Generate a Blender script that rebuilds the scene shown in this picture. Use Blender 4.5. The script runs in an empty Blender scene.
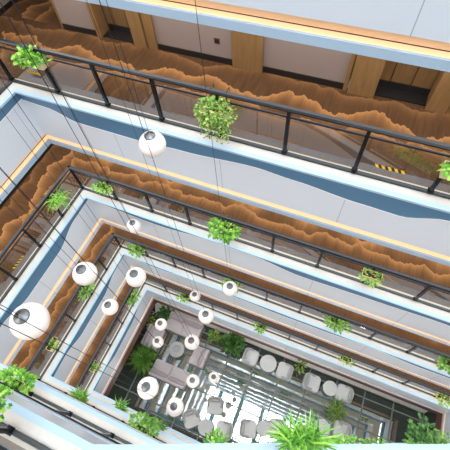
import bpy, math, random
from mathutils import Matrix, Vector

SC = bpy.context.scene
COL = SC.collection
PI = math.pi

# ------------------------------------------------------------------ dimensions
H = 4.0                      # storey height, the top walkway in view is at z = 0
L, W = 14.57, 5.12           # void: x 0..L, y -W..0, the near side turns at BX
BX, TX, TY = 5.31, 0.924, 0.382
SUN = -17.0                  # lounge floor
SOFF = -1.73                 # soffit below each walkway
POLY = [(0, 0), (L, 0), (L, -W + (L - BX) * TY / TX), (BX, -W), (0, -W)]   # clockwise seen from above


def lin(r, g, b):
    def f(c):
        c /= 255.0
        return c / 12.92 if c <= 0.04045 else ((c + 0.055) / 1.055) ** 2.4
    return (f(r), f(g), f(b), 1.0)


# ------------------------------------------------------------------ materials
def new_mat(name):
    m = bpy.data.materials.new(name)
    m.use_nodes = True
    nt = m.node_tree
    return m, nt, nt.nodes['Principled BSDF']


def plain(name, rgb, rough=0.6, metal=0.0, noise=0.0, scale=20.0, spec=0.5, bump=0.0):
    m, nt, b = new_mat(name)
    b.inputs['Base Color'].default_value = lin(*rgb)
    b.inputs['Roughness'].default_value = rough
    b.inputs['Metallic'].default_value = metal
    b.inputs['Specular IOR Level'].default_value = spec
    if noise or bump:
        tc = nt.nodes.new('ShaderNodeTexCoord')
        n = nt.nodes.new('ShaderNodeTexNoise')
        n.inputs['Scale'].default_value = scale
        n.inputs['Detail'].default_value = 4
        nt.links.new(tc.outputs['Object'], n.inputs['Vector'])
        if noise:
            mx = nt.nodes.new('ShaderNodeMix')
            mx.data_type = 'RGBA'
            c = lin(*rgb)
            mx.inputs[6].default_value = tuple(x * (1 - noise) for x in c[:3]) + (1,)
            mx.inputs[7].default_value = tuple(min(1, x * (1 + noise)) for x in c[:3]) + (1,)
            nt.links.new(n.outputs['Fac'], mx.inputs[0])
            nt.links.new(mx.outputs[2], b.inputs['Base Color'])
        if bump:
            bp = nt.nodes.new('ShaderNodeBump')
            bp.inputs['Strength'].default_value = bump
            nt.links.new(n.outputs['Fac'], bp.inputs['Height'])
            nt.links.new(bp.outputs['Normal'], b.inputs['Normal'])
    return m


def emis(name, rgb, strength):
    m, nt, b = new_mat(name)
    b.inputs['Base Color'].default_value = lin(*rgb)
    b.inputs['Emission Color'].default_value = lin(*rgb)
    b.inputs['Emission Strength'].default_value = strength
    return m


def wood(name, dark, light, sx=9.0, sz=0.7):
    m, nt, b = new_mat(name)
    tc = nt.nodes.new('ShaderNodeTexCoord')
    mp = nt.nodes.new('ShaderNodeMapping')
    mp.inputs['Scale'].default_value = (sx, sx, sz)
    n = nt.nodes.new('ShaderNodeTexNoise')
    n.inputs['Scale'].default_value = 2.5
    n.inputs['Detail'].default_value = 6
    n.inputs['Distortion'].default_value = 0.6
    mx = nt.nodes.new('ShaderNodeMix')
    mx.data_type = 'RGBA'
    mx.inputs[6].default_value = lin(*dark)
    mx.inputs[7].default_value = lin(*light)
    nt.links.new(tc.outputs['Object'], mp.inputs['Vector'])
    nt.links.new(mp.outputs['Vector'], n.inputs['Vector'])
    nt.links.new(n.outputs['Fac'], mx.inputs[0])
    nt.links.new(mx.outputs[2], b.inputs['Base Color'])
    b.inputs['Roughness'].default_value = 0.5
    return m


def glass_mat():
    m = bpy.data.materials.new('clear_glass')
    m.use_nodes = True
    nt = m.node_tree
    nt.nodes.clear()
    o = nt.nodes.new('ShaderNodeOutputMaterial')
    t = nt.nodes.new('ShaderNodeBsdfTransparent')
    t.inputs['Color'].default_value = (0.90, 0.93, 0.92, 1)
    g = nt.nodes.new('ShaderNodeBsdfGlossy')
    g.inputs['Roughness'].default_value = 0.0
    fr = nt.nodes.new('ShaderNodeFresnel')
    fr.inputs['IOR'].default_value = 2.4
    mx = nt.nodes.new('ShaderNodeMixShader')
    nt.links.new(fr.outputs[0], mx.inputs[0])
    nt.links.new(t.outputs[0], mx.inputs[1])
    nt.links.new(g.outputs[0], mx.inputs[2])
    nt.links.new(mx.outputs[0], o.inputs[0])
    return m


def math_node(nt, op, a, b=None, clamp=False):
    n = nt.nodes.new('ShaderNodeMath')
    n.operation = op
    n.use_clamp = clamp
    for i, v in enumerate((a, b)):
        if v is None:
            continue
        if isinstance(v, (int, float)):
            n.inputs[i].default_value = v
        else:
            nt.links.new(v, n.inputs[i])
    return n.outputs[0]


def carpet_mat():
    """brown carpet with orange mountain ridges; UV = (run along the walkway, distance from the void)"""
    m, nt, b = new_mat('ridge_carpet')
    uv = nt.nodes.new('ShaderNodeUVMap')
    sp = nt.nodes.new('ShaderNodeSeparateXYZ')
    nt.links.new(uv.outputs[0], sp.inputs[0])
    u, v = sp.outputs[0], sp.outputs[1]

    def noise(sx, sy, off, detail, ysrc=False):
        c = nt.nodes.new('ShaderNodeCombineXYZ')
        nt.links.new(math_node(nt, 'MULTIPLY', u, sx), c.inputs[0])
        if ysrc:
            nt.links.new(math_node(nt, 'MULTIPLY', v, sy), c.inputs[1])
        c.inputs[2].default_value = off
        n = nt.nodes.new('ShaderNodeTexNoise')
        n.inputs['Scale'].default_value = 1.0
        n.inputs['Detail'].default_value = detail
        n.inputs['Roughness'].default_value = 0.55
        nt.links.new(c.outputs[0], n.inputs['Vector'])
        return n.outputs['Fac']
    glow = None
    for k, (base, amp, fall, wgt) in enumerate(((1.58, 1.5, 6.0, 0.85), (1.15, 1.3, 8.0, 0.7), (2.1, 1.0, 9.0, 0.4))):
        h = math_node(nt, 'ADD', math_node(nt, 'MULTIPLY', math_node(nt, 'SUBTRACT', noise(1.15, 0, 3.7 * k + 1.3, 7), 0.5), amp), base)
        d = math_node(nt, 'SUBTRACT', h, v)
        inside = math_node(nt, 'GREATER_THAN', d, 0.0)
        e = math_node(nt, 'POWER', 2.718, math_node(nt, 'MULTIPLY', d, -fall))
        g = math_node(nt, 'MULTIPLY', math_node(nt, 'MULTIPLY', inside, math_node(nt, 'MINIMUM', e, 1.0)), wgt)
        glow = g if glow is None else math_node(nt, 'MAXIMUM', glow, g)
    # ridges only on the inner half of the walkway
    far = math_node(nt, 'MULTIPLY', math_node(nt, 'SUBTRACT', v, 0.55), 4.0, True)
    glow = math_node(nt, 'MULTIPLY', glow, far)
    streak = noise(22.0, 1.6, 9.1, 4, True)
    base = nt.nodes.new('ShaderNodeMix')
    base.data_type = 'RGBA'
    base.inputs[6].default_value = lin(*CARPET_D)
    base.inputs[7].default_value = lin(*CARPET_L)
    nt.links.new(streak, base.inputs[0])
    fin = nt.nodes.new('ShaderNodeMix')
    fin.data_type = 'RGBA'
    nt.links.new(glow, fin.inputs[0])
    nt.links.new(base.outputs[2], fin.inputs[6])
    fin.inputs[7].default_value = lin(*CARPET_O)
    nt.links.new(fin.outputs[2], b.inputs['Base Color'])
    b.inputs['Roughness'].default_value = 0.9
    b.inputs['Specular IOR Level'].default_value = 0.15
    return m


def tile_mat():
    """polished dark stone slabs with pale joints"""
    m = bpy.data.materials.new('polished_stone')
    m.use_nodes = True
    nt = m.node_tree
    nt.nodes.clear()
    o = nt.nodes.new('ShaderNodeOutputMaterial')
    tc = nt.nodes.new('ShaderNodeTexCoord')
    br = nt.nodes.new('ShaderNodeTexBrick')
    br.offset = 0.0
    br.inputs['Scale'].default_value = 1.0
    br.inputs['Brick Width'].default_value = 1.5
    br.inputs['Row Height'].default_value = 1.5
    br.inputs['Mortar Size'].default_value = 0.038
    br.inputs['Mortar Smooth'].default_value = 0.0
    nt.links.new(tc.outputs['Object'], br.inputs['Vector'])
    nz = nt.nodes.new('ShaderNodeTexNoise')
    nz.inputs['Scale'].default_value = 1.3
    nz.inputs['Detail'].default_value = 3
    nt.links.new(tc.outputs['Object'], nz.inputs['Vector'])
    bp = nt.nodes.new('ShaderNodeBump')
    bp.inputs['Strength'].default_value = 0.006
    bp.inputs['Distance'].default_value = 0.2
    nt.links.new(nz.outputs['Fac'], bp.inputs['Height'])
    d = nt.nodes.new('ShaderNodeBsdfDiffuse')
    d.inputs['Color'].default_value = lin(100, 112, 103)
    g = nt.nodes.new('ShaderNodeBsdfGlossy')
    g.inputs['Roughness'].default_value = 0.02
    g.inputs['Color'].default_value = (0.90, 0.97, 0.93, 1)
    nt.links.new(bp.outputs['Normal'], g.inputs['Normal'])
    mx = nt.nodes.new('ShaderNodeMixShader')
    mx.inputs[0].default_value = TILE_GLOSS
    nt.links.new(d.outputs[0], mx.inputs[1])
    nt.links.new(g.outputs[0], mx.inputs[2])
    j = nt.nodes.new('ShaderNodeBsdfDiffuse')
    j.inputs['Color'].default_value = lin(136, 142, 136)
    m2 = nt.nodes.new('ShaderNodeMixShader')
    nt.links.new(br.outputs['Fac'], m2.inputs[0])
    nt.links.new(mx.outputs[0], m2.inputs[1])
    nt.links.new(j.outputs[0], m2.inputs[2])
    nt.links.new(m2.outputs[0], o.inputs[0])
    return m


def panel_mat(name, rgb):
    """painted fascia panels with a fine joint every 3 m; UV.x = run"""
    m, nt, b = new_mat(name)
    uv = nt.nodes.new('ShaderNodeUVMap')
    sp = nt.nodes.new('ShaderNodeSeparateXYZ')
    nt.links.new(uv.outputs[0], sp.inputs[0])
    f = math_node(nt, 'FRACT', math_node(nt, 'DIVIDE', math_node(nt, 'ADD', sp.outputs[0], 0.19), 2.5))
    near0 = math_node(nt, 'LESS_THAN', f, 0.005)
    mx = nt.nodes.new('ShaderNodeMix')
    mx.data_type = 'RGBA'
    nt.links.new(near0, mx.inputs[0])
    mx.inputs[6].default_value = lin(*rgb)
    mx.inputs[7].default_value = tuple(c * 0.55 for c in lin(*rgb)[:3]) + (1,)
    nt.links.new(mx.outputs[2], b.inputs['Base Color'])
    b.inputs['Roughness'].default_value = 0.22
    b.inputs['Specular IOR Level'].default_value = 0.35
    return m


CARPET_D, CARPET_L, CARPET_O = (48, 31, 19), (94, 66, 41), (170, 121, 74)
TILE_GLOSS = 0.56
M = {}
M['carpet'] = carpet_mat()
M['tile'] = tile_mat()
M['glass'] = glass_mat()
M['ledge'] = plain('ledge_stone', (194, 192, 188), 0.45, noise=0.10, scale=9.0)
M['coping'] = plain('coping_pale_blue', (168, 195, 217), 0.35)
M['fascia'] = panel_mat('fascia_grey', (218, 226, 236))
M['fasciaup'] = panel_mat('fascia_blue_grey', (208, 220, 232))
M['navy'] = plain('fascia_blue', (82, 126, 160), 0.25)
M['line'] = plain('fascia_white_line', (240, 242, 244), 0.4)
M['cove'] = plain('cove_tan', (238, 210, 176), 0.6)
M['led'] = emis('led_diffuser', (250, 214, 172), 0.42)
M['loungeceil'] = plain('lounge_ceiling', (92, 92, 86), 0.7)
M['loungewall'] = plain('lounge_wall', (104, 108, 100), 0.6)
M['soffit'] = plain('soffit_white', (222, 222, 218), 0.7)
M['wallpanel'] = plain('wall_taupe', (136, 122, 116), 0.55, noise=0.04, scale=3)
M['wallplain'] = plain('wall_pale', (200, 194, 188), 0.7)
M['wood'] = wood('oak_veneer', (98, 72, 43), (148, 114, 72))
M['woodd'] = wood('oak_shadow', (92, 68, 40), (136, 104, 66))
M['beam'] = wood('walnut_beam', (96, 56, 38), (138, 84, 58), 0.8, 8)
M['black'] = plain('black_base', (22, 20, 20), 0.5)
M['rail'] = plain('rail_black', (30, 34, 40), 0.25, 0.5)
M['shoe'] = plain('shoe_grey', (62, 67, 70), 0.4, 0.5)
M['globe'] = emis('opal_globe', (240, 232, 228), 0.05)
M['cap'] = plain('cap_steel', (120, 124, 128), 0.3, 0.9)
M['cable'] = plain('cable_black', (24, 24, 28), 0.6)
M['trough'] = plain('trough_cream', (222, 208, 160), 0.6)
M['soil'] = plain('soil_dark', (70, 48, 34), 0.95, noise=0.3, scale=60)
M['terra'] = plain('terracotta', (176, 98, 62), 0.8)
M['sofa'] = plain('sofa_mauve_grey', (226, 216, 218), 0.9, noise=0.06, scale=60, spec=0.1)
M['sofa2'] = plain('cushion_mauve_grey', (200, 188, 192), 0.9, noise=0.06, scale=60, spec=0.1)
M['chair'] = plain('tub_grey', (232, 232, 230), 0.85, noise=0.05, scale=60, spec=0.1)
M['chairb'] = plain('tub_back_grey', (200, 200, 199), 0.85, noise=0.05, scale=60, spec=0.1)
M['pale'] = plain('tub_pale', (234, 234, 233), 0.8, noise=0.04, scale=60, spec=0.1)
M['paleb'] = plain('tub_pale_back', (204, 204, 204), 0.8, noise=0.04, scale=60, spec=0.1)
M['table'] = plain('table_white', (232, 232, 232), 0.35)
M['tableg'] = plain('table_grey', (216, 217, 216), 0.4)
M['metal'] = plain('leg_metal', (60, 60, 62), 0.4, 0.8)
M['yellow'] = plain('tape_yellow', (240, 190, 30), 0.6)
M['tapeblack'] = plain('tape_black', (25, 25, 25), 0.6)
M['steel'] = plain('mullion_grey', (214, 218, 218), 0.35, 0.2)
M['kerb'] = plain('kerb_white', (226, 226, 222), 0.5, noise=0.05, scale=8)
M['stone'] = plain('border_stone', (192, 178, 170), 0.6, noise=0.12, scale=14)
M['teal'] = plain('skylight_teal', (96, 132, 130), 0.5)
M['sky'] = emis('skylight_daylight', (240, 247, 255), 1.0)
M['brownplate'] = plain('plate_brown', (72, 50, 38), 0.5)
GREENS = {
    'mid': [plain('leaf_mid_a', (96, 150, 52), 0.5), plain('leaf_mid_b', (70, 124, 42), 0.5), plain('leaf_mid_c', (134, 178, 70), 0.5)],
    'bright': [plain('leaf_bright_a', (108, 174, 50), 0.5), plain('leaf_bright_b', (72, 138, 40), 0.5), plain('leaf_bright_c', (154, 204, 80), 0.5)],
    'olive': [plain('leaf_olive_a', (126, 166, 66), 0.5), plain('leaf_olive_b', (92, 136, 50), 0.5), plain('leaf_olive_c', (176, 200, 106), 0.5)],
    'deep': [plain('leaf_deep_a', (64, 112, 44), 0.5), plain('leaf_deep_b', (44, 88, 34), 0.5), plain('leaf_deep_c', (96, 142, 56), 0.5)],
}


# ------------------------------------------------------------------ mesh builder
class MB:
    def __init__(s):
        s.v, s.f, s.m, s.uv = [], [], [], []

    def face(s, pts, mat=0, uv=None):
        i = len(s.v)
        s.v += [tuple(p) for p in pts]
        s.f.append(tuple(range(i, i + len(pts))))
        s.m.append(mat)
        s.uv.append(uv or [(0, 0)] * len(pts))

    def grid(s, rows, mat=0, closed=True, cap0=False, cap1=False):
        """rows of equal length -> shared-vertex skin"""
        i0 = len(s.v)
        n = len(rows[0])
        for r in rows:
            s.v += [tuple(p) for p in r]
        for a in range(len(rows) - 1):
            for b in range(n if closed else n - 1):
                c = (b + 1) % n
                s.f.append((i0 + a * n + b, i0 + a * n + c, i0 + (a + 1) * n + c, i0 + (a + 1) * n + b))
                s.m.append(mat)
                s.uv.append([(0, 0)] * 4)
        if cap0:
            s.f.append(tuple(i0 + k for k in range(n))[::-1])
            s.m.append(mat)
            s.uv.append([(0, 0)] * n)
        if cap1:
            k0 = i0 + (len(rows) - 1) * n
            s.f.append(tuple(k0 + k for k in range(n)))
            s.m.append(mat)
            s.uv.append([(0, 0)] * n)

    def box(s, o, ex, ey, ez, mat=0):
        """box with corner o and edge vectors"""
        o, ex, ey, ez = Vector(o), Vector(ex), Vector(ey), Vector(ez)
        c = [o, o + ex, o + ex + ey, o + ey]
        s.grid([c, [p + ez for p in c]], mat, True, True, True)

    def cbox(s, x0, x1, y0, y1, z0, z1, mat=0):
        s.box((x0, y0, z0), (x1 - x0, 0, 0), (0, y1 - y0, 0), (0, 0, z1 - z0), mat)

    def tube(s, pts, r, n=8, mat=0):
        pts = [Vector(p) for p in pts]
        rows = []
        for i, p in enumerate(pts):
            t = (pts[min(i + 1, len(pts) - 1)] - pts[max(i - 1, 0)]).normalized()
            a = Vector((0, 0, 1)) if abs(t.z) < 0.9 else Vector((1, 0, 0))
            x = t.cross(a).normalized()
            y = t.cross(x)
            rr = r[i] if isinstance(r, (list, tuple)) else r
            rows.append([p + (x * math.cos(k * 2 * PI / n) + y * math.sin(k * 2 * PI / n)) * rr for k in range(n)])
        s.grid(rows, mat, True, True, True)

    def loft(s, outline, layers, mat=0):
        """outline(inset) -> 2D points; layers of (inset, z)"""
        s.grid([[(x, y, z) for x, y in outline(i)] for i, z in layers], mat, True, True, True)

    def lathe(s, prof, n=24, mat=0, cx=0, cy=0):
        s.grid([[(cx + r * math.cos(k * 2 * PI / n), cy + r * math.sin(k * 2 * PI / n), z) for k in range(n)] for r, z in prof], mat, True, True, True)

    def build(s, name, mats, parent=None, smooth=False, off=None):
        me = bpy.data.meshes.new(name)
        v = s.v if off is None else [(p[0] - off[0], p[1] - off[1], p[2] - off[2]) for p in s.v]
        me.from_pydata(v, [], s.f)
        if not isinstance(mats, (list, tuple)):
            mats = [mats]
        for m in mats:
            me.materials.append(m)
        me.polygons.foreach_set('material_index', s.m)
        lay = me.uv_layers.new(name='UVMap')
        flat = [c for f in s.uv for p in f for c in p]
        lay.data.foreach_set('uv', flat)
        if smooth:
            me.polygons.foreach_set('use_smooth', [True] * len(me.polygons))
        me.update()
        o = bpy.data.objects.new(name, me)
        COL.objects.link(o)
        if parent is not None:
            o.parent = parent
        return o


def rrect(w, d, r, n=5, cx=0, cy=0):
    def f(inset):
        ww, dd, rr = w / 2 - inset, d / 2 - inset, max(0.004, r - inset)
        pts = []
        for qx, qy, a0 in ((1, 1, 0), (-1, 1, PI / 2), (-1, -1, PI), (1, -1, 1.5 * PI)):
            for k in range(n):
                a = a0 + k * PI / 2 / (n - 1)
                pts.append((cx + qx * (ww - rr) + rr * math.cos(a), cy + qy * (dd - rr) + rr * math.sin(a)))
        return pts
    return f


def soft(z0, z1, e):
    """layers for a block with rounded top and bottom edges"""
    return [(e, z0), (e * 0.3, z0 + e * 0.3), (0, z0 + e), (0, z1 - e), (e * 0.13, z1 - e * 0.5), (e * 0.45, z1 - e * 0.13), (e, z1)]


def thing(name, label, cat, loc=(0, 0, 0), rz=0.0, group=None):
    o = bpy.data.objects.new(name, None)
    COL.objects.link(o)
    o.empty_display_size = 0.1
    o.location = loc
    o.rotation_euler = (0, 0, rz)
    o['label'] = label
    o['category'] = cat
    if group:
        o['group'] = group
    return o


def tag(o, label, cat, group=None):
    o['label'] = label
    o['category'] = cat
    if group:
        o['group'] = group
    return o


def struct(o):
    o['kind'] = 'structure'
    return o


def copy_thing(src, label, loc, rz=None, group=None):
    c = src.copy()
    COL.objects.link(c)
    c.location = loc
    if rz is not None:
        c.rotation_euler = (0, 0, rz)
    c['label'] = label
    if group:
        c['group'] = group
    for ch in [x for x in src.children]:
        d = ch.copy()
        COL.objects.link(d)
        d.parent = c
        for g in [x for x in ch.children]:
            e = g.copy()
            COL.objects.link(e)
            e.parent = d
    return c


# ------------------------------------------------------------------ atrium rings
def off(s):
    """void polygon pushed outwards by s"""
    n = len(POLY)
    lines = []
    for i in range(n):
        a, b = Vector(POLY[i]), Vector(POLY[(i + 1) % n])
        t = (b - a).normalized()
        nn = Vector((-t.y, t.x))           # outward for a clockwise polygon
        lines.append((a + nn * s, t))
    out = []
    for i in range(n):
        p, t = lines[i - 1]
        q, r = lines[i]
        den = t.x * r.y - t.y * r.x
        k = ((q.x - p.x) * r.y - (q.y - p.y) * r.x) / den
        out.append(p + t * k)
    return out                              # vertex i is the start of side i


FAR, RIGHT, DIAG, NEAR, LEFT = range(5)


def side_frame(i):
    a, b = Vector(POLY[i]), Vector(POLY[(i + 1) % 5])
    t = (b - a).normalized()
    return a, t, Vector((-t.y, t.x)), (b - a).length


def strip(mb, prof, z, sides=range(5), mat=0):
    """sweep a (s, dz) profile round the void"""
    for i in sides:
        a, t, n, ln = side_frame(i)
        for k in range(len(prof) - 1):
            (s0, z0), (s1, z1) = prof[k], prof[k + 1]
            o0, o1 = off(s0), off(s1)
            j = (i + 1) % 5
            pts = [(*o0[i], z + z0), (*o0[j], z + z0), (*o1[j], z + z1), (*o1[i], z + z1)]
            uvs = [((Vector(p[:2]) - a).dot(t) + 20 * i, s) for p, s in zip(pts, (s0, s0, s1, s1))]
            mb.face(pts, mat, uvs)


def curve(pts, u):
    if u <= pts[0][0]:
        return pts[0][1]
    for (a, x), (b, y) in zip(pts, pts[1:]):
        if u <= b:
            k = (u - a) / (b - a)
            k = k * k * (3 - 2 * k)
            return x + (y - x) * k
    return pts[-1][1]


W1F = [(0, .20), (.7, .24), (1.4, .46), (3.0, .47), (4.0, .40), (5.6, .27), (6.3, .33), (7.6, .46), (8.3, .49), (9.0, .24), (10, .2), (11.5, .45), (14.6, .3)]
W2F = [(0, .14), (2.4, .30), (4.2, .14), (5.5, .15), (7.0, .42), (8.8, .36), (10.6, .30), (11.4, .40), (12.6, .2), (14.6, .3)]
W3F = [(0, .18), (1.5, .34), (3.2, .16), (5.2, .30), (6.6, .38), (8.2, .36), (10.0, .24), (11.6, .40), (14.6, .2)]
W4F = [(0, .16), (3, .24), (5, .16), (8, .26), (10, .17), (13, .26), (14.6, .2)]
WL = [(0, .30), (.9, .26), (1.8, .50), (3.3, .50), (4.3, .20), (5.12, .18)]
WN = [(0, .30), (2.2, .22), (3.4, .36), (5.3, .24), (7.0, .40), (9.0, .2), (11, .35)]
WAVES = {1: W1F, 2: W2F, 3: W3F, 4: W4F}


def fascia(level, z):
    """vertical panels below the coping: blue wave above, grey below, thin white line between"""
    for i in range(5):
        a, t, n, ln = side_frame(i)
        wave = WAVES.get(level, W1F) if i == FAR else (WL if i == LEFT else WN)
        o = off(0.0)
        p0, p1 = o[i], o[(i + 1) % 5]
        lng = (p1 - p0).length
        N = max(4, int(lng / 0.15))
        mb = MB()
        fb = -1.40
        for k in range(N):
            u0, u1 = k * lng / N, (k + 1) * lng / N
            q0, q1 = p0 + t * u0, p0 + t * u1
            U0, U1 = u0, u1
            if level < 1:
                b0 = b1 = 0.05
            else:
                b0, b1 = curve(wave, U0) + .12, curve(wave, U1) + .12
            uv = [(U0, 0), (U1, 0), (U1, 1), (U0, 1)]
            m0, m1 = q0 - n * 0.006, q1 - n * 0.006
            if level > 0:
                mb.face([(*q0, z - .045), (*q1, z - .045), (*q1, z - b1), (*q0, z - b0)], 1, uv)
                mb.face([(*m0, z - b0 + .008), (*m1, z - b1 + .008), (*m1, z - b1 - .008), (*m0, z - b0 - .008)], 2, uv)
                mb.face([(*q0, z - b0 + .008), (*q1, z - b1 + .008), (*m1, z - b1 + .008), (*m0, z - b0 + .008)], 2, uv)
            mb.face([(*q0, z - b0), (*q1, z - b1), (*q1, z + fb), (*q0, z + fb)], 0, uv)
        nm = 'trim_2'
        struct(mb.build(nm, [M['fascia'] if level > 0 else M['fasciaup'], M['navy'], M['line']]))


def level_ring(level):
    z = -H * (level - 1)
    mb = MB()                                             # stone ledge and pale blue coping
    strip(mb, [(0.0, 0.0), (0.27, 0.0)], z, mat=0)
    strip(mb, [(-0.10, -0.045), (-0.10, 0.0), (0.0, 0.0)], z, mat=1)
    strip(mb, [(0.0, -0.045), (-0.10, -0.045)], z, mat=1)
    struct(mb.build('trim_1', [M['ledge'], M['coping']]))
    fascia(level, z)
    mb = MB()                                             # recessed light cove and its lower lip
    strip(mb, [(0.16, -1.40), (0.0, -1.40)], z, mat=0)
    strip(mb, [(0.16, -1.585), (0.16, -1.40)], z, mat=0)
    strip(mb, [(0.16, -1.60), (0.16, -1.585)], z, mat=3)
    strip(mb, [(0.04, -1.60), (0.16, -1.60)], z, mat=1)
    strip(mb, [(0.0, -1.73), (0.0, -1.60), (0.04, -1.60)], z, mat=2)
    struct(mb.build('trim_3', [M['cove'], M['led'], M['coping' if level < 2 else 'fasciaup'], M['black']]))
    mb = MB()
    strip(mb, [(0.0, SOFF), (2.25, SOFF)], z)
    if level == 1:                                        # side passage running on past the corner
        mb.face([(-2.25, 2.2, z + SOFF), (-.21, 2.2, z + SOFF), (-.21, 6, z + SOFF), (-2.25, 6, z + SOFF)])
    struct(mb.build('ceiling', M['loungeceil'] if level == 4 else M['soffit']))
    mb = MB()
    strip(mb, [(0.27, 0.0), (2.25, 0.0)], z)
    if level == 1:
        pts = [(-2.25, 2.25, z), (-.1, 2.25, z), (-.1, 6, z), (-2.25, 6, z)]
        mb.face(pts, 0, [(80 - p[1], -p[0]) for p in pts])
    struct(mb.build('floor', M['carpet']))


for lv in range(-2, 5):
    level_ring(lv)

# outer corridor walls, one run per side and level (the far wall of the topmost walkway is built in detail)
WALLN = ['wall_far', 'wall_right', 'wall_near', 'wall_near', 'wall_left']
for lv in range(-2, 5):
    z = -H * (lv - 1)
    for i in range(5):
        if lv == 1 and i == FAR:
            continue
        mb = MB()
        strip(mb, [(2.2, 0.0), (2.2, H + SOFF)], z, [i], 0)
        strip(mb, [(2.185, 0.0), (2.185, 0.12)], z, [i], 1)
        if lv == 1 and i == LEFT:
            mb.cbox(-2.26, -2.2, 2.2, 6.0, z, z + H + SOFF, 0)
            mb.cbox(-2.2, -2.185, 2.2, 6.0, z, z + .12, 1)
        struct(mb.build(WALLN[i], [M['wallpanel' if lv == 1 else 'wallplain'], M['black']]))

# ---- far wall of the topmost walkway: taupe panels, oak pilasters, two recessed oak doors
mb = MB()
top = H + SOFF
for x0, x1 in ((-.21, .80), (2.42, 4.26), (4.92, 6.62), (8.66, 10.6), (11.2, 12.9)):
    mb.cbox(x0, x1, 2.2, 2.32, 0.0, top, 0)
struct(mb.build('wall_far', M['wallpanel']))
mb = MB()
for x0, x1 in ((-.21, .80), (2.42, 4.26), (4.92, 6.62), (8.66, 10.6), (11.2, 12.9)):
    mb.cbox(x0 + .005, x1 - .005, 2.175, 2.2, 0.0, .13, 0)
struct(mb.build('baseboard_far', M['black']))
mb = MB()
for x0, x1 in ((4.26, 4.92), (10.6, 11.2)):
    mb.cbox(x0, x1, 2.12, 2.3, 0.0, top)
for a, b in ((.80, .93), (1.84, 2.16), (2.18, 2.42), (6.62, 6.70), (6.72, 7.23), (8.2, 8.56), (8.58, 8.66), (12.9, 17)):
    mb.cbox(a, b, 2.1 if b - a > .3 else 2.14, 2.62, 0.0, top)
mb.cbox(-.25, -.21, 2.18, 6.0, 0, top)
struct(mb.build('trim_4', M['wood']))
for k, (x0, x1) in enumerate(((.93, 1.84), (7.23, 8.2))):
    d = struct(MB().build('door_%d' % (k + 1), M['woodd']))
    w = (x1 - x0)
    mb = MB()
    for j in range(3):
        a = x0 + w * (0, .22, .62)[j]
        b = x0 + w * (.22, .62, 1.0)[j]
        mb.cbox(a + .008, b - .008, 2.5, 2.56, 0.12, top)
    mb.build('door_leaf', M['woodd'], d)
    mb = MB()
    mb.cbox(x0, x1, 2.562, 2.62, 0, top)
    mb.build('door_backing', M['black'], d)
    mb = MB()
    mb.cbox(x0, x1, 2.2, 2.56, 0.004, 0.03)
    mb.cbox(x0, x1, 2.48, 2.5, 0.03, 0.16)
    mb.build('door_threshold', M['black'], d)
mb = MB()
mb.cbox(3.84, 3.96, 2.188, 2.2, .43, .55, 0)
mb.cbox(3.865, 3.935, 2.184, 2.188, .455, .525, 1)
tag(mb.build('wall_socket', [M['brownplate'], M['black']]), 'small square brown socket plate low on the taupe wall panel', 'socket')

# ---- end walls of the side passage
mb = MB()
mb.cbox(-2.26, -.2, 6.0, 6.1, 0, top)
struct(mb.build('wall_back', M['wallpanel']))

# ---- lounge level: wooden beam under the lowest walkway, floor, border, outer glass walls
mb = MB()
z4 = -3 * H
strip(mb, [(.06, SOFF), (.06, SOFF - .75), (.2, SOFF - .75), (.2, SOFF)], z4)
struct(mb.build('trim_5', M['beam']))
mb = MB()
mb.face([(*p, SUN) for p in off(4.0)])
fl = struct(mb.build('floor', M['tile']))
mb = MB()
for i in (FAR,):
    strip(mb, [(.42, 0), (.42, .10), (.62, .10), (.62, .2), (.8, .2)], SUN, [i], 0)
    strip(mb, [(.8, .2), (1.5, .2)], SUN, [i], 1)
    strip(mb, [(.3, .0), (.3, .012), (.34, .012), (.34, 0)], SUN, [i], 2)
struct(mb.build('trim_6', [M['kerb'], M['stone'], M['black']]))
mb = MB()
strip(mb, [(4.0, 0), (4.0, H - .5)], SUN)
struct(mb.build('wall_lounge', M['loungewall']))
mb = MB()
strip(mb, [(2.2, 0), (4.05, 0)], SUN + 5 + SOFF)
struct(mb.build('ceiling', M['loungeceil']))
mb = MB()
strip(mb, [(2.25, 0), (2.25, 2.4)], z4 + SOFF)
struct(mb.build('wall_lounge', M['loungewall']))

# ---- top of the void: plain upper wall and the skylight
mb = MB()
strip(mb, [(0, 14.27), (0, 16.2)], 0)
struct(mb.build('wall_upper', M['fasciaup']))
mb = MB()
strip(mb, [(-.1, 14.27), (2.25, 14.27)], 0)
struct(mb.build('ceiling', M['soffit']))
mb = MB()
mb.face([(*p, 16.3) for p in reversed(off(0.0))])
struct(mb.build('window_1', M['sky']))
mb = MB()
for x in (1.5, 4.5, 7.5, 10.5, 13.5):
    yl = -W if x < BX else -W + (x - BX) * TY / TX
    mb.cbox(x - .28, x + .28, yl, 0, 16.0, 16.25)
for y in (-1.3, -2.6, -3.9):
    xr = L if y > -1.25 else BX + (y + W) * TX / TY
    mb.cbox(0, min(L, xr), y - .04, y + .04, 16.1, 16.25)
struct(mb.build('trim_7', M['teal']))


# ------------------------------------------------------------------ glass railings
LEVEL_WORD = {1: 'topmost', 2: 'second', 3: 'third', 4: 'lowest'}


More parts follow.
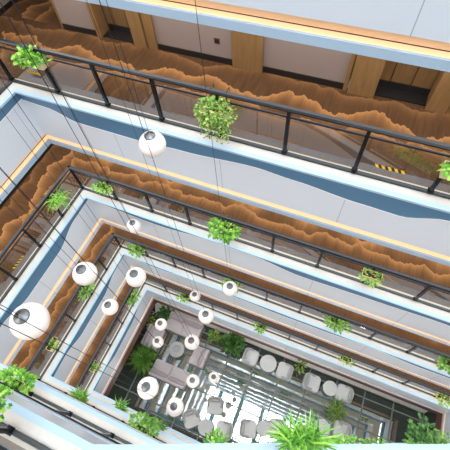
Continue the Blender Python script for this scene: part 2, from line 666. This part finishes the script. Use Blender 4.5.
def railing(level, sides, label):
    z = -H * (level - 1)
    o2 = off(0.17)
    org = (*o2[sides[0]], z)
    root = thing('glass_railing', label, 'railing', org, 0, 'glass railings around the atrium')
    rail, low, shoe = MB(), MB(), MB()
    for si, i in enumerate(sides):
        a, t, n, ln = side_frame(i)
        p0, p1 = o2[i], o2[(i + 1) % 5]
        d = (p1 - p0).length
        t3, n3 = Vector((*t, 0)), Vector((*n, 0))
        A = Vector((*p0, z))

        def bar(mb, s0, s1, z0, z1, e):
            sec = [(s0 + e, z0), (s1 - e, z0), (s1, z0 + e), (s1, z1 - e), (s1 - e, z1), (s0 + e, z1), (s0, z1 - e), (s0, z0 + e)]
            rows = []
            for uu in (-s1 if True else 0, d + s1):
                rows.append([A + t3 * (min(max(uu, 0 - .04), d + .04)) + n3 * s + Vector((0, 0, zz)) for s, zz in sec])
            mb.grid(rows, 0, True, True, True)
        bar(rail, -.055, .055, 1.0, 1.07, .025)
        bar(low, -.016, .016, .86, .90, .006)
        bar(shoe, -.03, .035, 0.0, .05, .006)
        nb = max(1, round(d / 1.2))
        for k in range(nb + 1):
            if k == nb and si + 1 < len(sides):
                continue
            if i == LEFT and k == nb:
                continue                                   # the corner post belongs to the long side
            c = A + t3 * (d * k / nb)
            pm = MB()
            pm.box(c - t3 * .03 - n3 * .03, t3 * .06, n3 * .06, Vector((0, 0, 1.0)))
            post = pm.build('post', M['rail'], root, off=org)
            pm = MB()
            pm.box(c - t3 * .05 - n3 * .05 + Vector((0, 0, .05)), t3 * .1, n3 * .1, Vector((0, 0, .018)))
            pm.build('base_plate', M['rail'], post, off=org)
        for k in range(nb):
            g = MB()
            c = A + t3 * (d * k / nb + .035)
            ww = d / nb - .07
            g.face([c + Vector((0, 0, .05)), c + t3 * ww + Vector((0, 0, .05)), c + t3 * ww + Vector((0, 0, .86)), c + Vector((0, 0, .86))])
            g.build('glass_panel', M['glass'], root, off=org)
    rail.build('top_rail', M['rail'], root, off=org)
    low.build('middle_rail', M['rail'], root, off=org)
    shoe.build('base_shoe', M['shoe'], root, off=org)
    return root


for lv in (1, 2, 3, 4):
    w = LEVEL_WORD[lv]
    railing(lv, [FAR], 'black-framed glass railing on the long upper side of the %s walkway' % w)
    railing(lv, [LEFT], 'black-framed glass railing on the short left side of the %s walkway' % w)
    railing(lv, [DIAG, NEAR], 'black-framed glass railing on the near lower side of the %s walkway' % w)


# ------------------------------------------------------------------ plants
def leaf(mb, p, d, up, ln, wd, mat, bend=0.25):
    d = d.normalized()
    side = d.cross(up)
    if side.length < 1e-3:
        side = Vector((1, 0, 0))
    side.normalize()
    nrm = side.cross(d).normalized()
    a = p
    m = p + d * ln * .45 + nrm * ln * .06
    e = p + d * ln - nrm * ln * bend
    l, r = m + side * wd * .5 - nrm * wd * .12, m - side * wd * .5 - nrm * wd * .12
    i = len(mb.v)
    mb.v += [tuple(a), tuple(l), tuple(e), tuple(m), tuple(r)]
    for f in ((i, i + 1, i + 3), (i + 1, i + 2, i + 3), (i + 3, i + 2, i + 4), (i, i + 3, i + 4)):
        mb.f.append(f)
        mb.m.append(mat)
        mb.uv.append([(0, 0)] * 3)


def bushy(seed, c, rad, n, ln, wd, trail=0.0):
    """leafy cushion centred on c, optionally trailing downwards"""
    R = random.Random(seed)
    mb = MB()
    for k in range(n):
        v = Vector((R.gauss(0, 1), R.gauss(0, 1), R.gauss(0, 1))).normalized()
        q = R.random() ** .45
        p = Vector(c) + Vector((v.x * rad[0] * q, v.y * rad[1] * q, abs(v.z) * rad[2] * q if not trail else v.z * rad[2] * q))
        d = (v + Vector((R.uniform(-.5, .5), R.uniform(-.5, .5), R.uniform(-.3, .5))))
        leaf(mb, p, d, Vector((0, 0, 1)), ln * R.uniform(.7, 1.3), wd * R.uniform(.7, 1.3), R.choice((0, 0, 1, 2)))
    if trail:
        for s in range(int(n / 14)):
            x = R.uniform(-rad[0], rad[0]) * .8
            y = R.uniform(0.2, 1.0) * rad[1]
            z0, dz = 0.0, -trail * R.uniform(.4, 1)
            for k in range(8):
                p = Vector((c[0] + x + R.uniform(-.03, .03), c[1] + y + R.uniform(-.03, .03), c[2] + z0 + dz * k / 8))
                leaf(mb, p, Vector((R.uniform(-1, 1), R.uniform(-.3, 1), -.3)), Vector((0, 0, 1)), ln * .8, wd * .8, R.choice((0, 1, 2)))
    return mb


def grassy(seed, c, n, ln, wd, lift=1.0, droop=1.0, spread=(.1, .06)):
    """arching strap leaves"""
    R = random.Random(seed)
    mb = MB()
    for k in range(n):
        a = R.uniform(0, 2 * PI)
        l = ln * R.uniform(.55, 1.15)
        hd = Vector((math.cos(a), math.sin(a), 0))
        sd = Vector((-math.sin(a), math.cos(a), 0))
        el = R.uniform(.25, 1.35) * lift
        p = Vector(c) + Vector((R.uniform(-1, 1) * spread[0], R.uniform(-1, 1) * spread[1], 0))
        rows = []
        for j in range(6):
            w = wd * (1 - (j / 5.0) ** 2 * .92) * .5
            rows.append((p - sd * w, p + sd * w))
            d = hd * math.cos(el) + Vector((0, 0, math.sin(el)))
            p = p + d * l / 5
            el -= droop * R.uniform(.2, .42)
        mt = R.choice((0, 0, 1, 2))
        mb.grid([list(r) for r in rows], mt, False)
    return mb


def hang_planter(level, side, u, label, kind='bushy', green='mid', seed=1, rad=(.3, .2, .2), n=150, ln=.09, wd=.06, trail=0.0, lift=1.0, droop=1.0, size=(.46, .2, .2), zr=.70, cy=.07):
    """trough hooked over the railing on the void side; local +y points into the void"""
    z = -H * (level - 1)
    a, t, nrm, ln_ = side_frame(side)
    p = a + t * u + nrm * .06
    rz = math.atan2(-t.y, -t.x)                            # local x along the side, local y into the void
    root = thing('railing_planter', label, 'planter', (p.x, p.y, z + zr), rz, 'planters hooked on the railings')
    w, d, h = size
    mb = MB()                                              # open trough
    mb.loft(rrect(w, d, .02, 3), [(.02, -h * .5), (.0, h * .5), (.012, h * .5), (.018, h * .3)])
    mb.build('trough', M['trough'], root)
    mb = MB()
    mb.loft(rrect(w - .03, d - .03, .01, 3), [(0, h * .28), (0, h * .36)])
    mb.build('soil', M['soil'], root)
    for x in (-w * .3, w * .3):                            # two steel hooks over the rail
        mb = MB()
        mb.tube([(x, -d * .5, h * .2), (x, -d * .5 - .02, 1.075 - zr), (x, -.24, 1.075 - zr), (x, -.24, 1.0 - zr)], .008, 6)
        mb.build('hook', M['rail'], root)
    c = (0, cy, h * .38)
    if kind == 'bushy':
        f = bushy(seed, c, rad, n, ln, wd, trail)
    else:
        f = grassy(seed, c, n, ln, wd, lift, droop, (w * .35, d * .3))
    f.build('foliage', GREENS[green], root)
    return root


HP = hang_planter
HP(1, FAR, 1.04, 'bright green leafy planter on the topmost railing near its upper left corner', green='bright', seed=3, zr=.84, rad=(.36, .2, .2), n=190, ln=.10, wd=.08)
HP(1, FAR, 4.83, 'large trailing variegated planter on the middle of the topmost railing', green='olive', seed=4, rad=(.36, .22, .24), n=560, ln=.06, wd=.045, trail=.62)
HP(1, FAR, 8.66, 'cream planter with lime leaves on the topmost railing at the right picture edge', green='bright', seed=5, rad=(.22, .16, .14), n=60, ln=.12, wd=.09)
HP(2, FAR, .98, 'small green planter on the second railing just right of its left corner', green='bright', seed=6, rad=(.28, .15, .14), n=90, ln=.11, wd=.06)
HP(2, FAR, 4.75, 'bushy round green planter on the middle of the second railing', green='bright', seed=7, rad=(.40, .26, .24), n=260, ln=.11, wd=.07, trail=.3)
HP(2, FAR, 8.54, 'cream framed planter with sparse leaves on the second railing', green='olive', seed=8, rad=(.25, .16, .08), n=60, ln=.10, wd=.07, trail=.2)
HP(3, FAR, .91, 'small leafy planter on the third railing beside the upper left corner', green='mid', seed=9, rad=(.32, .2, .18), n=110, ln=.13, wd=.07)
HP(3, FAR, 4.76, 'green planter on the third railing right behind a white globe lamp', green='mid', seed=10, rad=(.34, .2, .14), n=90, ln=.12, wd=.07)
HP(3, FAR, 8.53, 'wide low green planter on the right half of the third railing', green='mid', seed=11, rad=(.42, .2, .16), n=130, ln=.13, wd=.07)
HP(3, FAR, 11.96, 'tall green planter on the third railing at the right picture edge', green='mid', seed=12, rad=(.3, .24, .28), n=110, ln=.13, wd=.08)
HP(4, FAR, 2.22, 'small green planter on the lowest railing near the lounge sofas', green='mid', seed=13, rad=(.3, .2, .14), n=60, ln=.14, wd=.07)
HP(4, FAR, 5.97, 'small green planter on the lowest railing above the pale chairs', green='mid', seed=14, rad=(.3, .2, .14), n=60, ln=.14, wd=.07)
HP(4, FAR, 9.72, 'cream framed planter with few leaves on the lowest railing', green='olive', seed=15, rad=(.28, .16, .1), n=40, ln=.13, wd=.07)
HP(4, FAR, 13.54, 'cream framed planter on the lowest railing at its right end', green='olive', seed=16, rad=(.3, .2, .12), n=50, ln=.14, wd=.07)
HP(2, LEFT, 5.12 - .84, 'grassy spider plant on the left side of the second railing', kind='grassy', green='bright', seed=17, n=80, ln=.5, wd=.03, droop=1.1)
HP(3, LEFT, 5.12 - 2.07, 'leafy planter on the left third railing halfway down beside a globe', green='mid', seed=18, rad=(.36, .2, .16), n=110, ln=.13, wd=.07)
HP(3, LEFT, 5.12 - 4.12, 'small cream planter with a tuft of leaves on the left third railing', green='mid', seed=19, rad=(.14, .12, .1), n=36, ln=.12, wd=.06)
HP(4, LEFT, 5.12 - 4.16, 'small cream planter on the lower end of the left lowest railing', green='mid', seed=20, rad=(.16, .14, .1), n=40, ln=.13, wd=.06)
HP(4, LEFT, 5.12 - .88, 'leafy planter on the left lowest railing near its upper corner', green='mid', seed=21, rad=(.4, .2, .18), n=90, ln=.14, wd=.08)


def nu(x):            # run along the near side counted from its bend
    return BX - x


def du(x):            # run along the turned part counted from the right wall
    return (L - x) / TX


HP(2, NEAR, nu(1.96), 'big broad-leaved planter on the near second railing at the left picture edge', green='bright', seed=22, rad=(.4, .2, .13), n=260, ln=.11, wd=.08, trail=.15)
HP(1, NEAR, nu(4.14), 'lush light green planter on the near topmost railing in the lower left corner', green='bright', seed=23, rad=(.26, .24, .2), n=260, ln=.075, wd=.055, trail=.3)
HP(3, NEAR, nu(1.78), 'short dense grass planter on the near third railing', kind='grassy', green='mid', seed=24, n=160, ln=.34, wd=.03, lift=1.1, droop=.5)
HP(4, NEAR, nu(1.82), 'feathery green planter on the near lowest railing left of the next bush', kind='grassy', green='mid', seed=25, n=90, ln=.45, wd=.04)
HP(3, NEAR, nu(4.0), 'wide bushy planter on the near third railing below the big globe', green='mid', seed=26, rad=(.48, .3, .22), n=180, ln=.14, wd=.09, trail=.2)
HP(4, NEAR, nu(3.6), 'small dark green planter on the near lowest railing right of the bush', kind='grassy', green='deep', seed=27, n=80, ln=.45, wd=.05)
HP(4, DIAG, du(5.95), 'bright green planter at the turned lowest railing by the grey tub chairs', green='bright', seed=28, rad=(.4, .45, .3), n=110, ln=.2, wd=.12)
HP(1, DIAG, du(7.62), 'long-leaved spider plant rising over the pale ledge at the bottom', kind='grassy', green='bright', seed=29, cy=.2, n=200, ln=.34, wd=.024, lift=1.1, droop=.9, size=(.5, .2, .2), zr=.35)
HP(2, DIAG, du(8.75), 'dense small-leaved shrub over the bottom ledge right of the spider plant', green='bright', seed=30, rad=(.5, .2, .2), n=300, ln=.07, wd=.05)
HP(2, DIAG, du(9.25), 'second dense small-leaved shrub over the bottom ledge further right', green='mid', seed=31, rad=(.4, .16, .2), n=200, ln=.07, wd=.05)
HP(2, DIAG, du(10.14), 'round dark green bush over the bottom ledge near the right wall', green='deep', seed=32, rad=(.34, .52, .34), n=300, ln=.11, wd=.08)
HP(3, DIAG, du(12.0), 'low green shrub over the bottom ledge in the lower right corner', green='mid', seed=33, rad=(.5, .4, .25), n=200, ln=.12, wd=.07)


def pot_plant(label, x, y, kind, green, seed, pot=(.24, .42), mat='terra', **k):
    root = thing('potted_plant', label, 'plant', (x, y, SUN + k.pop('dz', 0)), 0, 'potted plants in the lounge')
    r, h = pot
    mb = MB()
    mb.lathe([(r * .7, 0), (r * .72, .02), (r, h * .88), (r * 1.08, h * .9), (r * 1.08, h), (r * .95, h), (r * .92, h * .9)], 20)
    mb.build('pot', M[mat], root, True)
    mb = MB()
    mb.lathe([(r * .9, h * .86), (r * .9, h * .92)], 20)
    mb.build('soil', M['soil'], root)
    if kind == 'grassy':
        f = grassy(seed, (0, 0, h * .92), k['n'], k['ln'], k['wd'], k.get('lift', 1.1), k.get('droop', .8), (r * .5, r * .5))
    else:
        f = bushy(seed, (0, 0, h * .92), k['rad'], k['n'], k['ln'], k['wd'])
    f.build('foliage', GREENS[green], root)
    return root


pot_plant('large spreading palm in a terracotta pot beside the lower sofa', .12, -2.75, 'grassy', 'mid', 41, (.3, .5), n=480, ln=.92, wd=.055, lift=1.15, droop=.75)
pot_plant('broad dark green bush between the small settee and the pale chairs', 4.5, -.05, 'bushy', 'deep', 42, (.28, .45), n=190, rad=(.55, .5, .7), ln=.3, wd=.17)
pot_plant('thin light green plant behind the upper sofa by the white step', 3.32, -.05, 'bushy', 'olive', 43, (.2, .4), n=90, rad=(.34, .25, .4), ln=.2, wd=.1)
pot_plant('bright green plant in the corner between the stool and the upper sofa', .02, .12, 'bushy', 'deep', 44, (.2, .4), n=80, rad=(.36, .3, .45), ln=.28, wd=.14)
pot_plant('small olive plant left of the globe in the lounge corner', -.62, -.62, 'bushy', 'olive', 45, (.18, .36), n=70, rad=(.3, .42, .4), ln=.16, wd=.08)
pot_plant('airy fine-leaved palm by the lower right table', 10.72, -1.2, 'grassy', 'olive', 46, (.24, .4), mat='tableg', n=90, ln=.85, wd=.05, lift=1.0, droop=.7)
pot_plant('slim light plant on the pale border above the glass panels', 11.95, .95, 'bushy', 'olive', 47, (.18, .3), mat='trough', n=50, rad=(.4, .18, .3), ln=.2, wd=.1, dz=.2)
pot_plant('slender yellow-green plant beside the pale tub chairs', 8.4, .2, 'bushy', 'olive', 48, (.14, .4), n=40, rad=(.2, .3, .7), ln=.2, wd=.1)

# ------------------------------------------------------------------ globe pendant lamps
C0 = Vector((7.0303, -4.2798, 5.1663))
FPX, PITCH, ROLL, YAW = 370.427, 0.5333, -0.1086, 0.4848
ROT = Matrix.Rotation(YAW, 3, 'Z') @ Matrix.Rotation(PITCH, 3, 'X') @ Matrix.Rotation(ROLL, 3, 'Z')
RG = .22
LAMPS = [
    (4.109, -0.948, 0.700, 'white globe pendant in front of the topmost blue fascia, highest of the globes'),
    (3.322, -2.921, -0.990, 'white globe pendant over the left second fascia, right of the biggest globe'),
    (4.192, -4.104, 0.924, 'biggest white globe pendant, hanging at the left picture edge'),
    (3.639, -2.284, -2.322, 'white globe pendant covering the upper left corner of the lowest walkway'),
    (1.863, -0.327, -4.311, 'white globe pendant in front of the second fascia near its upper left corner'),
    (2.494, -2.762, -4.334, 'white globe pendant over the left third fascia, below the corner globe'),
    (5.156, -0.841, -5.140, 'white globe pendant hanging before the third railing near a small green planter'),
    (4.838, -1.858, -5.098, 'white globe pendant hanging over the right end of the upper sofa'),
    (3.273, -0.366, -8.962, 'small white globe pendant in front of the lowest railing above the upper sofa'),
    (2.752, -2.011, -8.244, 'small white globe pendant at the upper left corner of the lounge'),
    (2.624, -2.482, -9.285, 'small white globe pendant over the left settee beside the round table'),
    (4.602, -2.534, -5.872, 'white globe pendant between the round grey coffee table and the single settee'),
    (4.759, -4.163, -3.076, 'large white globe pendant below the lower sofa near the bottom railing'),
    (4.660, -3.319, -8.239, 'white globe pendant just right of the lower sofa end'),
    (4.962, -2.711, -10.652, 'small white globe pendant over the striped reflections right of the settee'),
    (5.039, -4.266, -5.156, 'white globe pendant left of the grey tub chairs by the near railing'),
]
lamp0 = None
for k, (x, y, z, lab) in enumerate(LAMPS):
    root = thing('globe_pendant_lamp', lab, 'lamp', (x, y, z), 0, 'white globe pendants in the void')
    if lamp0 is None:
        mb = MB()
        a0 = math.radians(26)
        prof = [(RG * math.sin(a), -RG * .95 * math.cos(a)) for a in [PI * j / 26 for j in range(1, 24)] if a < PI - a0]
        prof = [(.004, -RG * .95)] + prof + [(RG * math.sin(a0), RG * .95 * math.cos(a0)), (RG * math.sin(a0) * .9, RG * .95 * math.cos(a0) - .015)]
        mb.lathe(prof, 32)
        g = mb.build('globe', M['globe'], root, True)
        mb = MB()
        zt = RG * .95 * math.cos(a0)
        mb.lathe([(.088, zt - .03), (.094, zt - .005), (.094, zt + .008), (.082, zt + .02), (.03, zt + .03), (.016, zt + .06), (.004, zt + .065)], 24)
        c = mb.build('cap', M['cap'], root, True)
        lamp0 = (g, c, zt)
    else:
        for s in lamp0[:2]:
            d = s.copy()
            COL.objects.link(d)
            d.parent = root
    mb = MB()
    mb.tube([(0, 0, lamp0[2] + .05), (0, 0, 16.1 - z)], .0036, 6)
    mb.build('cord', M['cable'], root)


# ------------------------------------------------------------------ lounge furniture
def sofa(label, x, y, rz, w=2.1, d=1.0, seats=2, arms=True):
    root = thing('sofa', label, 'sofa', (x, y, SUN), rz, 'mauve grey lounge sofas')
    mb = MB()
    mb.loft(rrect(w, d, .06), soft(.12, .30, .03))
    mb.build('base', M['sofa2'], root, True)
    mb = MB()
    cw = w / seats
    for k in range(seats):
        mb.loft(rrect(cw - .015, d - .12, .06, 5, -w / 2 + cw * (k + .5), -.05), soft(.30, .44, .035))
    mb.build('seat', M['sofa'], root, True)
    mb = MB()
    mb.loft(rrect(w, .16, .05, 5, 0, d / 2 - .08), soft(.25, .66, .05))
    mb.build('backrest', M['sofa'], root, True)
    for k in range(seats):
        mb = MB()
        cx = -w / 2 + cw * (k + .5)
        rows = []
        for j, zz in enumerate((.45, .48, .58, .68, .72)):
            t = (.06, .10, .13, .10, .04)[j]
            rows.append([(cx + (cw * .45) * math.copysign(abs(math.cos(a)) ** .6, math.cos(a)), d / 2 - .30 + (zz - .45) * .3 + t * math.copysign(abs(math.sin(a)) ** .7, math.sin(a)), zz) for a in [2 * PI * q / 24 for q in range(24)]])
        mb.grid(rows, 0, True, True, True)
        mb.build('back_cushion', M['sofa2'], root, True)
    for sx in (-1, 1):
        for sy in (-1, 1):
            mb = MB()
            mb.tube([(sx * (w / 2 - .1), sy * (d / 2 - .1), .12), (sx * (w / 2 - .08), sy * (d / 2 - .08), 0)], [.025, .018], 8)
            mb.build('leg', M['metal'], root)
    return root


sofa('mauve grey two-seat sofa with back cushions along the upper lounge edge', 1.40, -.19, 0, 2.15, 1.05)
sofa('mauve grey two-seat sofa with back cushions on the lower lounge side by the palm', 1.82, -2.86, PI, 2.15, .95)
sofa('mauve grey single settee right of the round grey table', 2.97, -1.42, -PI / 2, 1.05, .88, 1)
sofa('mauve grey settee at the left end of the lounge partly behind globes', .0, -1.42, PI / 2, 1.25, .95, 1)


def tub(label, x, y, rz, pale, w=.86, d=.86):
    root = thing('tub_chair', label, 'chair', (x, y, SUN), rz, 'pale tub chairs along the step' if pale else 'grey tub chairs by the near side')
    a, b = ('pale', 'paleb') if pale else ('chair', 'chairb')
    mb = MB()
    mb.loft(rrect(w, d, .2, 7), soft(.06, .40, .06))
    mb.build('seat', M[a], root, True)
    # wrapped backrest: rounded bar across the back and short arms
    mb = MB()
    path = [(-w / 2 + .07, -.08), (-w / 2 + .06, .15), (-w / 2 + .12, d / 2 - .15), (-w / 2 + .25, d / 2 - .07), (0, d / 2 - .05),
            (w / 2 - .25, d / 2 - .07), (w / 2 - .12, d / 2 - .15), (w / 2 - .06, .15), (w / 2 - .07, -.08)]
    rows = []
    for j, (px, py) in enumerate(path):
        q0, q1 = path[max(0, j - 1)], path[min(len(path) - 1, j + 1)]
        tx, ty = q1[0] - q0[0], q1[1] - q0[1]
        l = math.hypot(tx, ty)
        nx, ny = -ty / l, tx / l
        ht = .30 - .16 * (abs(j - 4) / 4.0) ** 2
        rows.append([(px + nx * .055 * math.cos(t), py + ny * .055 * math.cos(t), .36 + ht * .5 + (ht * .5) * math.sin(t)) for t in [2 * PI * k / 12 for k in range(12)]])
    mb.grid(rows, 0, True, True, True)
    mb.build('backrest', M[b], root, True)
    mb = MB()
    mb.loft(rrect(w * .55, .13, .06, 5, 0, d / 2 - .2), soft(.38, .60, .05))
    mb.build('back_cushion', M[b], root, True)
    mb = MB()
    mb.lathe([(.25, 0), (.25, .03), (.22, .06)], 20)
    mb.build('base', M['metal'], root, True)
    return root


def rtable(label, x, y, r, pale, h=.46, ring=False):
    root = thing('round_table', label, 'table', (x, y, SUN), 0, 'round lounge tables')
    m = M['table' if pale else 'tableg']
    mb = MB()
    mb.lathe([(r - .03, h - .05), (r, h - .035), (r, h - .01), (r - .012, h), (.01, h)], 36)
    mb.build('tabletop', m, root)
    mb = MB()
    mb.lathe([(.06, .03), (.045, .1), (.045, h - .06), (.12, h - .05)], 16)
    mb.build('pedestal', M['metal'], root, True)
    mb = MB()
    mb.lathe([(r * .6, 0), (r * .6, .02), (.07, .035)], 24)
    mb.build('base', M['metal'], root)
    return root


rtable('round grey coffee table among the mauve sofas', 1.60, -1.55, .44, False)
mb = MB()
mb.lathe([(.15, 0), (.19, .005), (.2, .03), (.185, .03), (.15, .012), (.01, .012)], 28)
o = tag(mb.build('serving_tray', M['chairb'], None, True), 'round shallow grey tray on the sofa coffee table', 'tray')
o.location = (1.62, -1.5, SUN + .46)

AG = math.atan2(TY, TX)
tub('grey tub chair farthest from the near ledge, alone on the bright tiles', 4.78, -3.38, AG - .1, False)
tub('grey tub chair left of the lowest round table, facing right', 3.85, -4.42, .75, False)
rtable('small round grey table between two tub chairs on the bright tiles', 4.74, -4.50, .40, False)
tub('grey tub chair right of the leftmost small table', 5.66, -4.26, -PI / 2 + .15, False)
tub('grey tub chair with its back to the left, middle of the near row', 6.78, -3.72, PI / 2 + .25, False)
rtable('small round grey table in the middle of the near row of chairs', 7.52, -3.41, .37, False)
tub('grey tub chair partly behind the spider plant', 8.17, -3.12, -PI / 2 + .3, False)
tub('pale tub chair next to the broad dark bush', 5.66, -.33, PI / 2, True)
rtable('white round table between the two left pale tub chairs', 6.70, -.32, .46, True)
mb = MB()
mb.lathe([(.2, 0), (.26, .006), (.27, .03), (.255, .03), (.21, .012), (.01, .012)], 28)
o = tag(mb.build('serving_tray', M['table'], None, True), 'round white tray on the larger white table', 'tray')
o.location = (6.70, -.32, SUN + .46)
tub('pale tub chair right of the white table with the tray', 7.68, -.35, -PI / 2, True)
tub('pale tub chair beside the slender yellow-green plant', 9.20, -.35, PI / 2, True)
rtable('white round table between the two right pale tub chairs', 10.17, -.29, .38, True)
tub('pale tub chair at the right end of the upper row', 10.95, -.25, -PI / 2, True)
rtable('white round table behind the spider plant at the bottom', 10.25, -2.25, .4, True)
tub('pale tub chair half hidden by the shrub at the bottom', 11.25, -1.98, -PI / 2, True)
mb = MB()
mb.loft(rrect(.36, .74, .17, 7), soft(.05, .42, .05))
root = thing('stool', 'small white oval stool in the upper left lounge corner', 'stool', (-.55, .22, SUN), .55)
mb.build('seat', M['table'], root, True)
mb = MB()
mb.loft(rrect(.3, .66, .14, 7), [(0, 0), (0, .05)])
mb.build('base', M['metal'], root)


# ------------------------------------------------------------------ hazard tape on the railing glass
def tape(side, u, level, zr, ln, label):
    z = -H * (level - 1)
    a, t, nrm, _ = side_frame(side)
    mb = MB()
    n = 9
    w = .07
    for k in range(n):
        a0, b0 = -ln / 2 + ln * k / n, -ln / 2 + ln * (k + 1) / n
        sh = .02
        c = [(a0 - sh, -w / 2), (b0 - sh, -w / 2), (b0 + sh, w / 2), (a0 + sh, w / 2)]
        mb.grid([[(q[0], y, q[1]) for q in c] for y in (.001, .004)], k % 2, True, True, True)
    o = tag(mb.build('hazard_tape', [M['yellow'], M['tapeblack']]), label, 'tape', 'hazard tape strips on the railing glass')
    p = a + t * u + nrm * .17
    o.location = (p.x, p.y, z + zr)
    o.rotation_euler = (0, 0, math.atan2(-t.y, -t.x))


tape(FAR, 7.80, 1, .31, .46, 'yellow and black tape strip on the topmost railing glass near the right edge')
tape(FAR, .66, 1, .42, .3, 'short yellow and black tape strip on the topmost railing glass below the left planter')
tape(LEFT, W - 2.72, 2, .38, .4, 'yellow and black tape strip on the left second railing glass halfway down')
tape(LEFT, W - .36, 2, .4, .3, 'yellow and black tape strip on the left second railing glass beside the spider plant')

# ------------------------------------------------------------------ light
w = bpy.data.worlds.new('daylight')
w.use_nodes = True
w.node_tree.nodes['Background'].inputs[0].default_value = (0.8, 0.9, 1.0, 1)
w.node_tree.nodes['Background'].inputs[1].default_value = 0.3
SC.world = w
SKY = 9.5
M['sky'].node_tree.nodes['Principled BSDF'].inputs['Emission Strength'].default_value = SKY


def fill_light(side, z, s, power, width=1.5, col=(1, .97, .93)):
    a, t, n, ln = side_frame(side)
    o = off(s)
    p0, p1 = o[side], o[(side + 1) % 5]
    mid = (p0 + p1) / 2
    d = (p1 - p0).length - .6
    li = bpy.data.lights.new('soffit_fill', 'AREA')
    li.shape = 'RECTANGLE'
    li.size, li.size_y = d, width
    li.energy = power * d
    li.color = col
    ob = bpy.data.objects.new('soffit_fill', li)
    COL.objects.link(ob)
    ob.location = (mid.x, mid.y, z)
    ob.rotation_euler = (0, 0, math.atan2(t.y, t.x))


for lv in range(-2, 5):
    for sd in range(5):
        fill_light(sd, -H * (lv - 1) + H + SOFF - .03, 1.2, 16.0)  # unseen fill added under each soffit to brighten corridors and opposite fascias
for sd in (FAR, DIAG, NEAR):
    fill_light(sd, SUN + 5 + SOFF - .03, 1.9, 4.0, .12)  # added unseen lounge fill, kept narrow so the floor mirrors thin white lines

# ------------------------------------------------------------------ camera
cam = bpy.data.cameras.new('camera')
cam.sensor_width = 36.0
cam.lens = FPX / 450.0 * 36.0
cam.clip_start = .02
co = bpy.data.objects.new('camera', cam)
COL.objects.link(co)
co.matrix_world = Matrix.Translation(C0) @ ROT.to_4x4()
SC.camera = co
SC.view_settings.view_transform = 'Standard'
SC.view_settings.look = 'None'
SC.view_settings.exposure = 0.45
SC.view_settings.gamma = 1.0
SC.view_settings.use_curve_mapping = False
SC.cycles.use_denoising = True
SC.cycles.max_bounces = 12
SC.cycles.diffuse_bounces = 6
SC.cycles.transparent_max_bounces = 24
SC.cycles.sample_clamp_indirect = 8
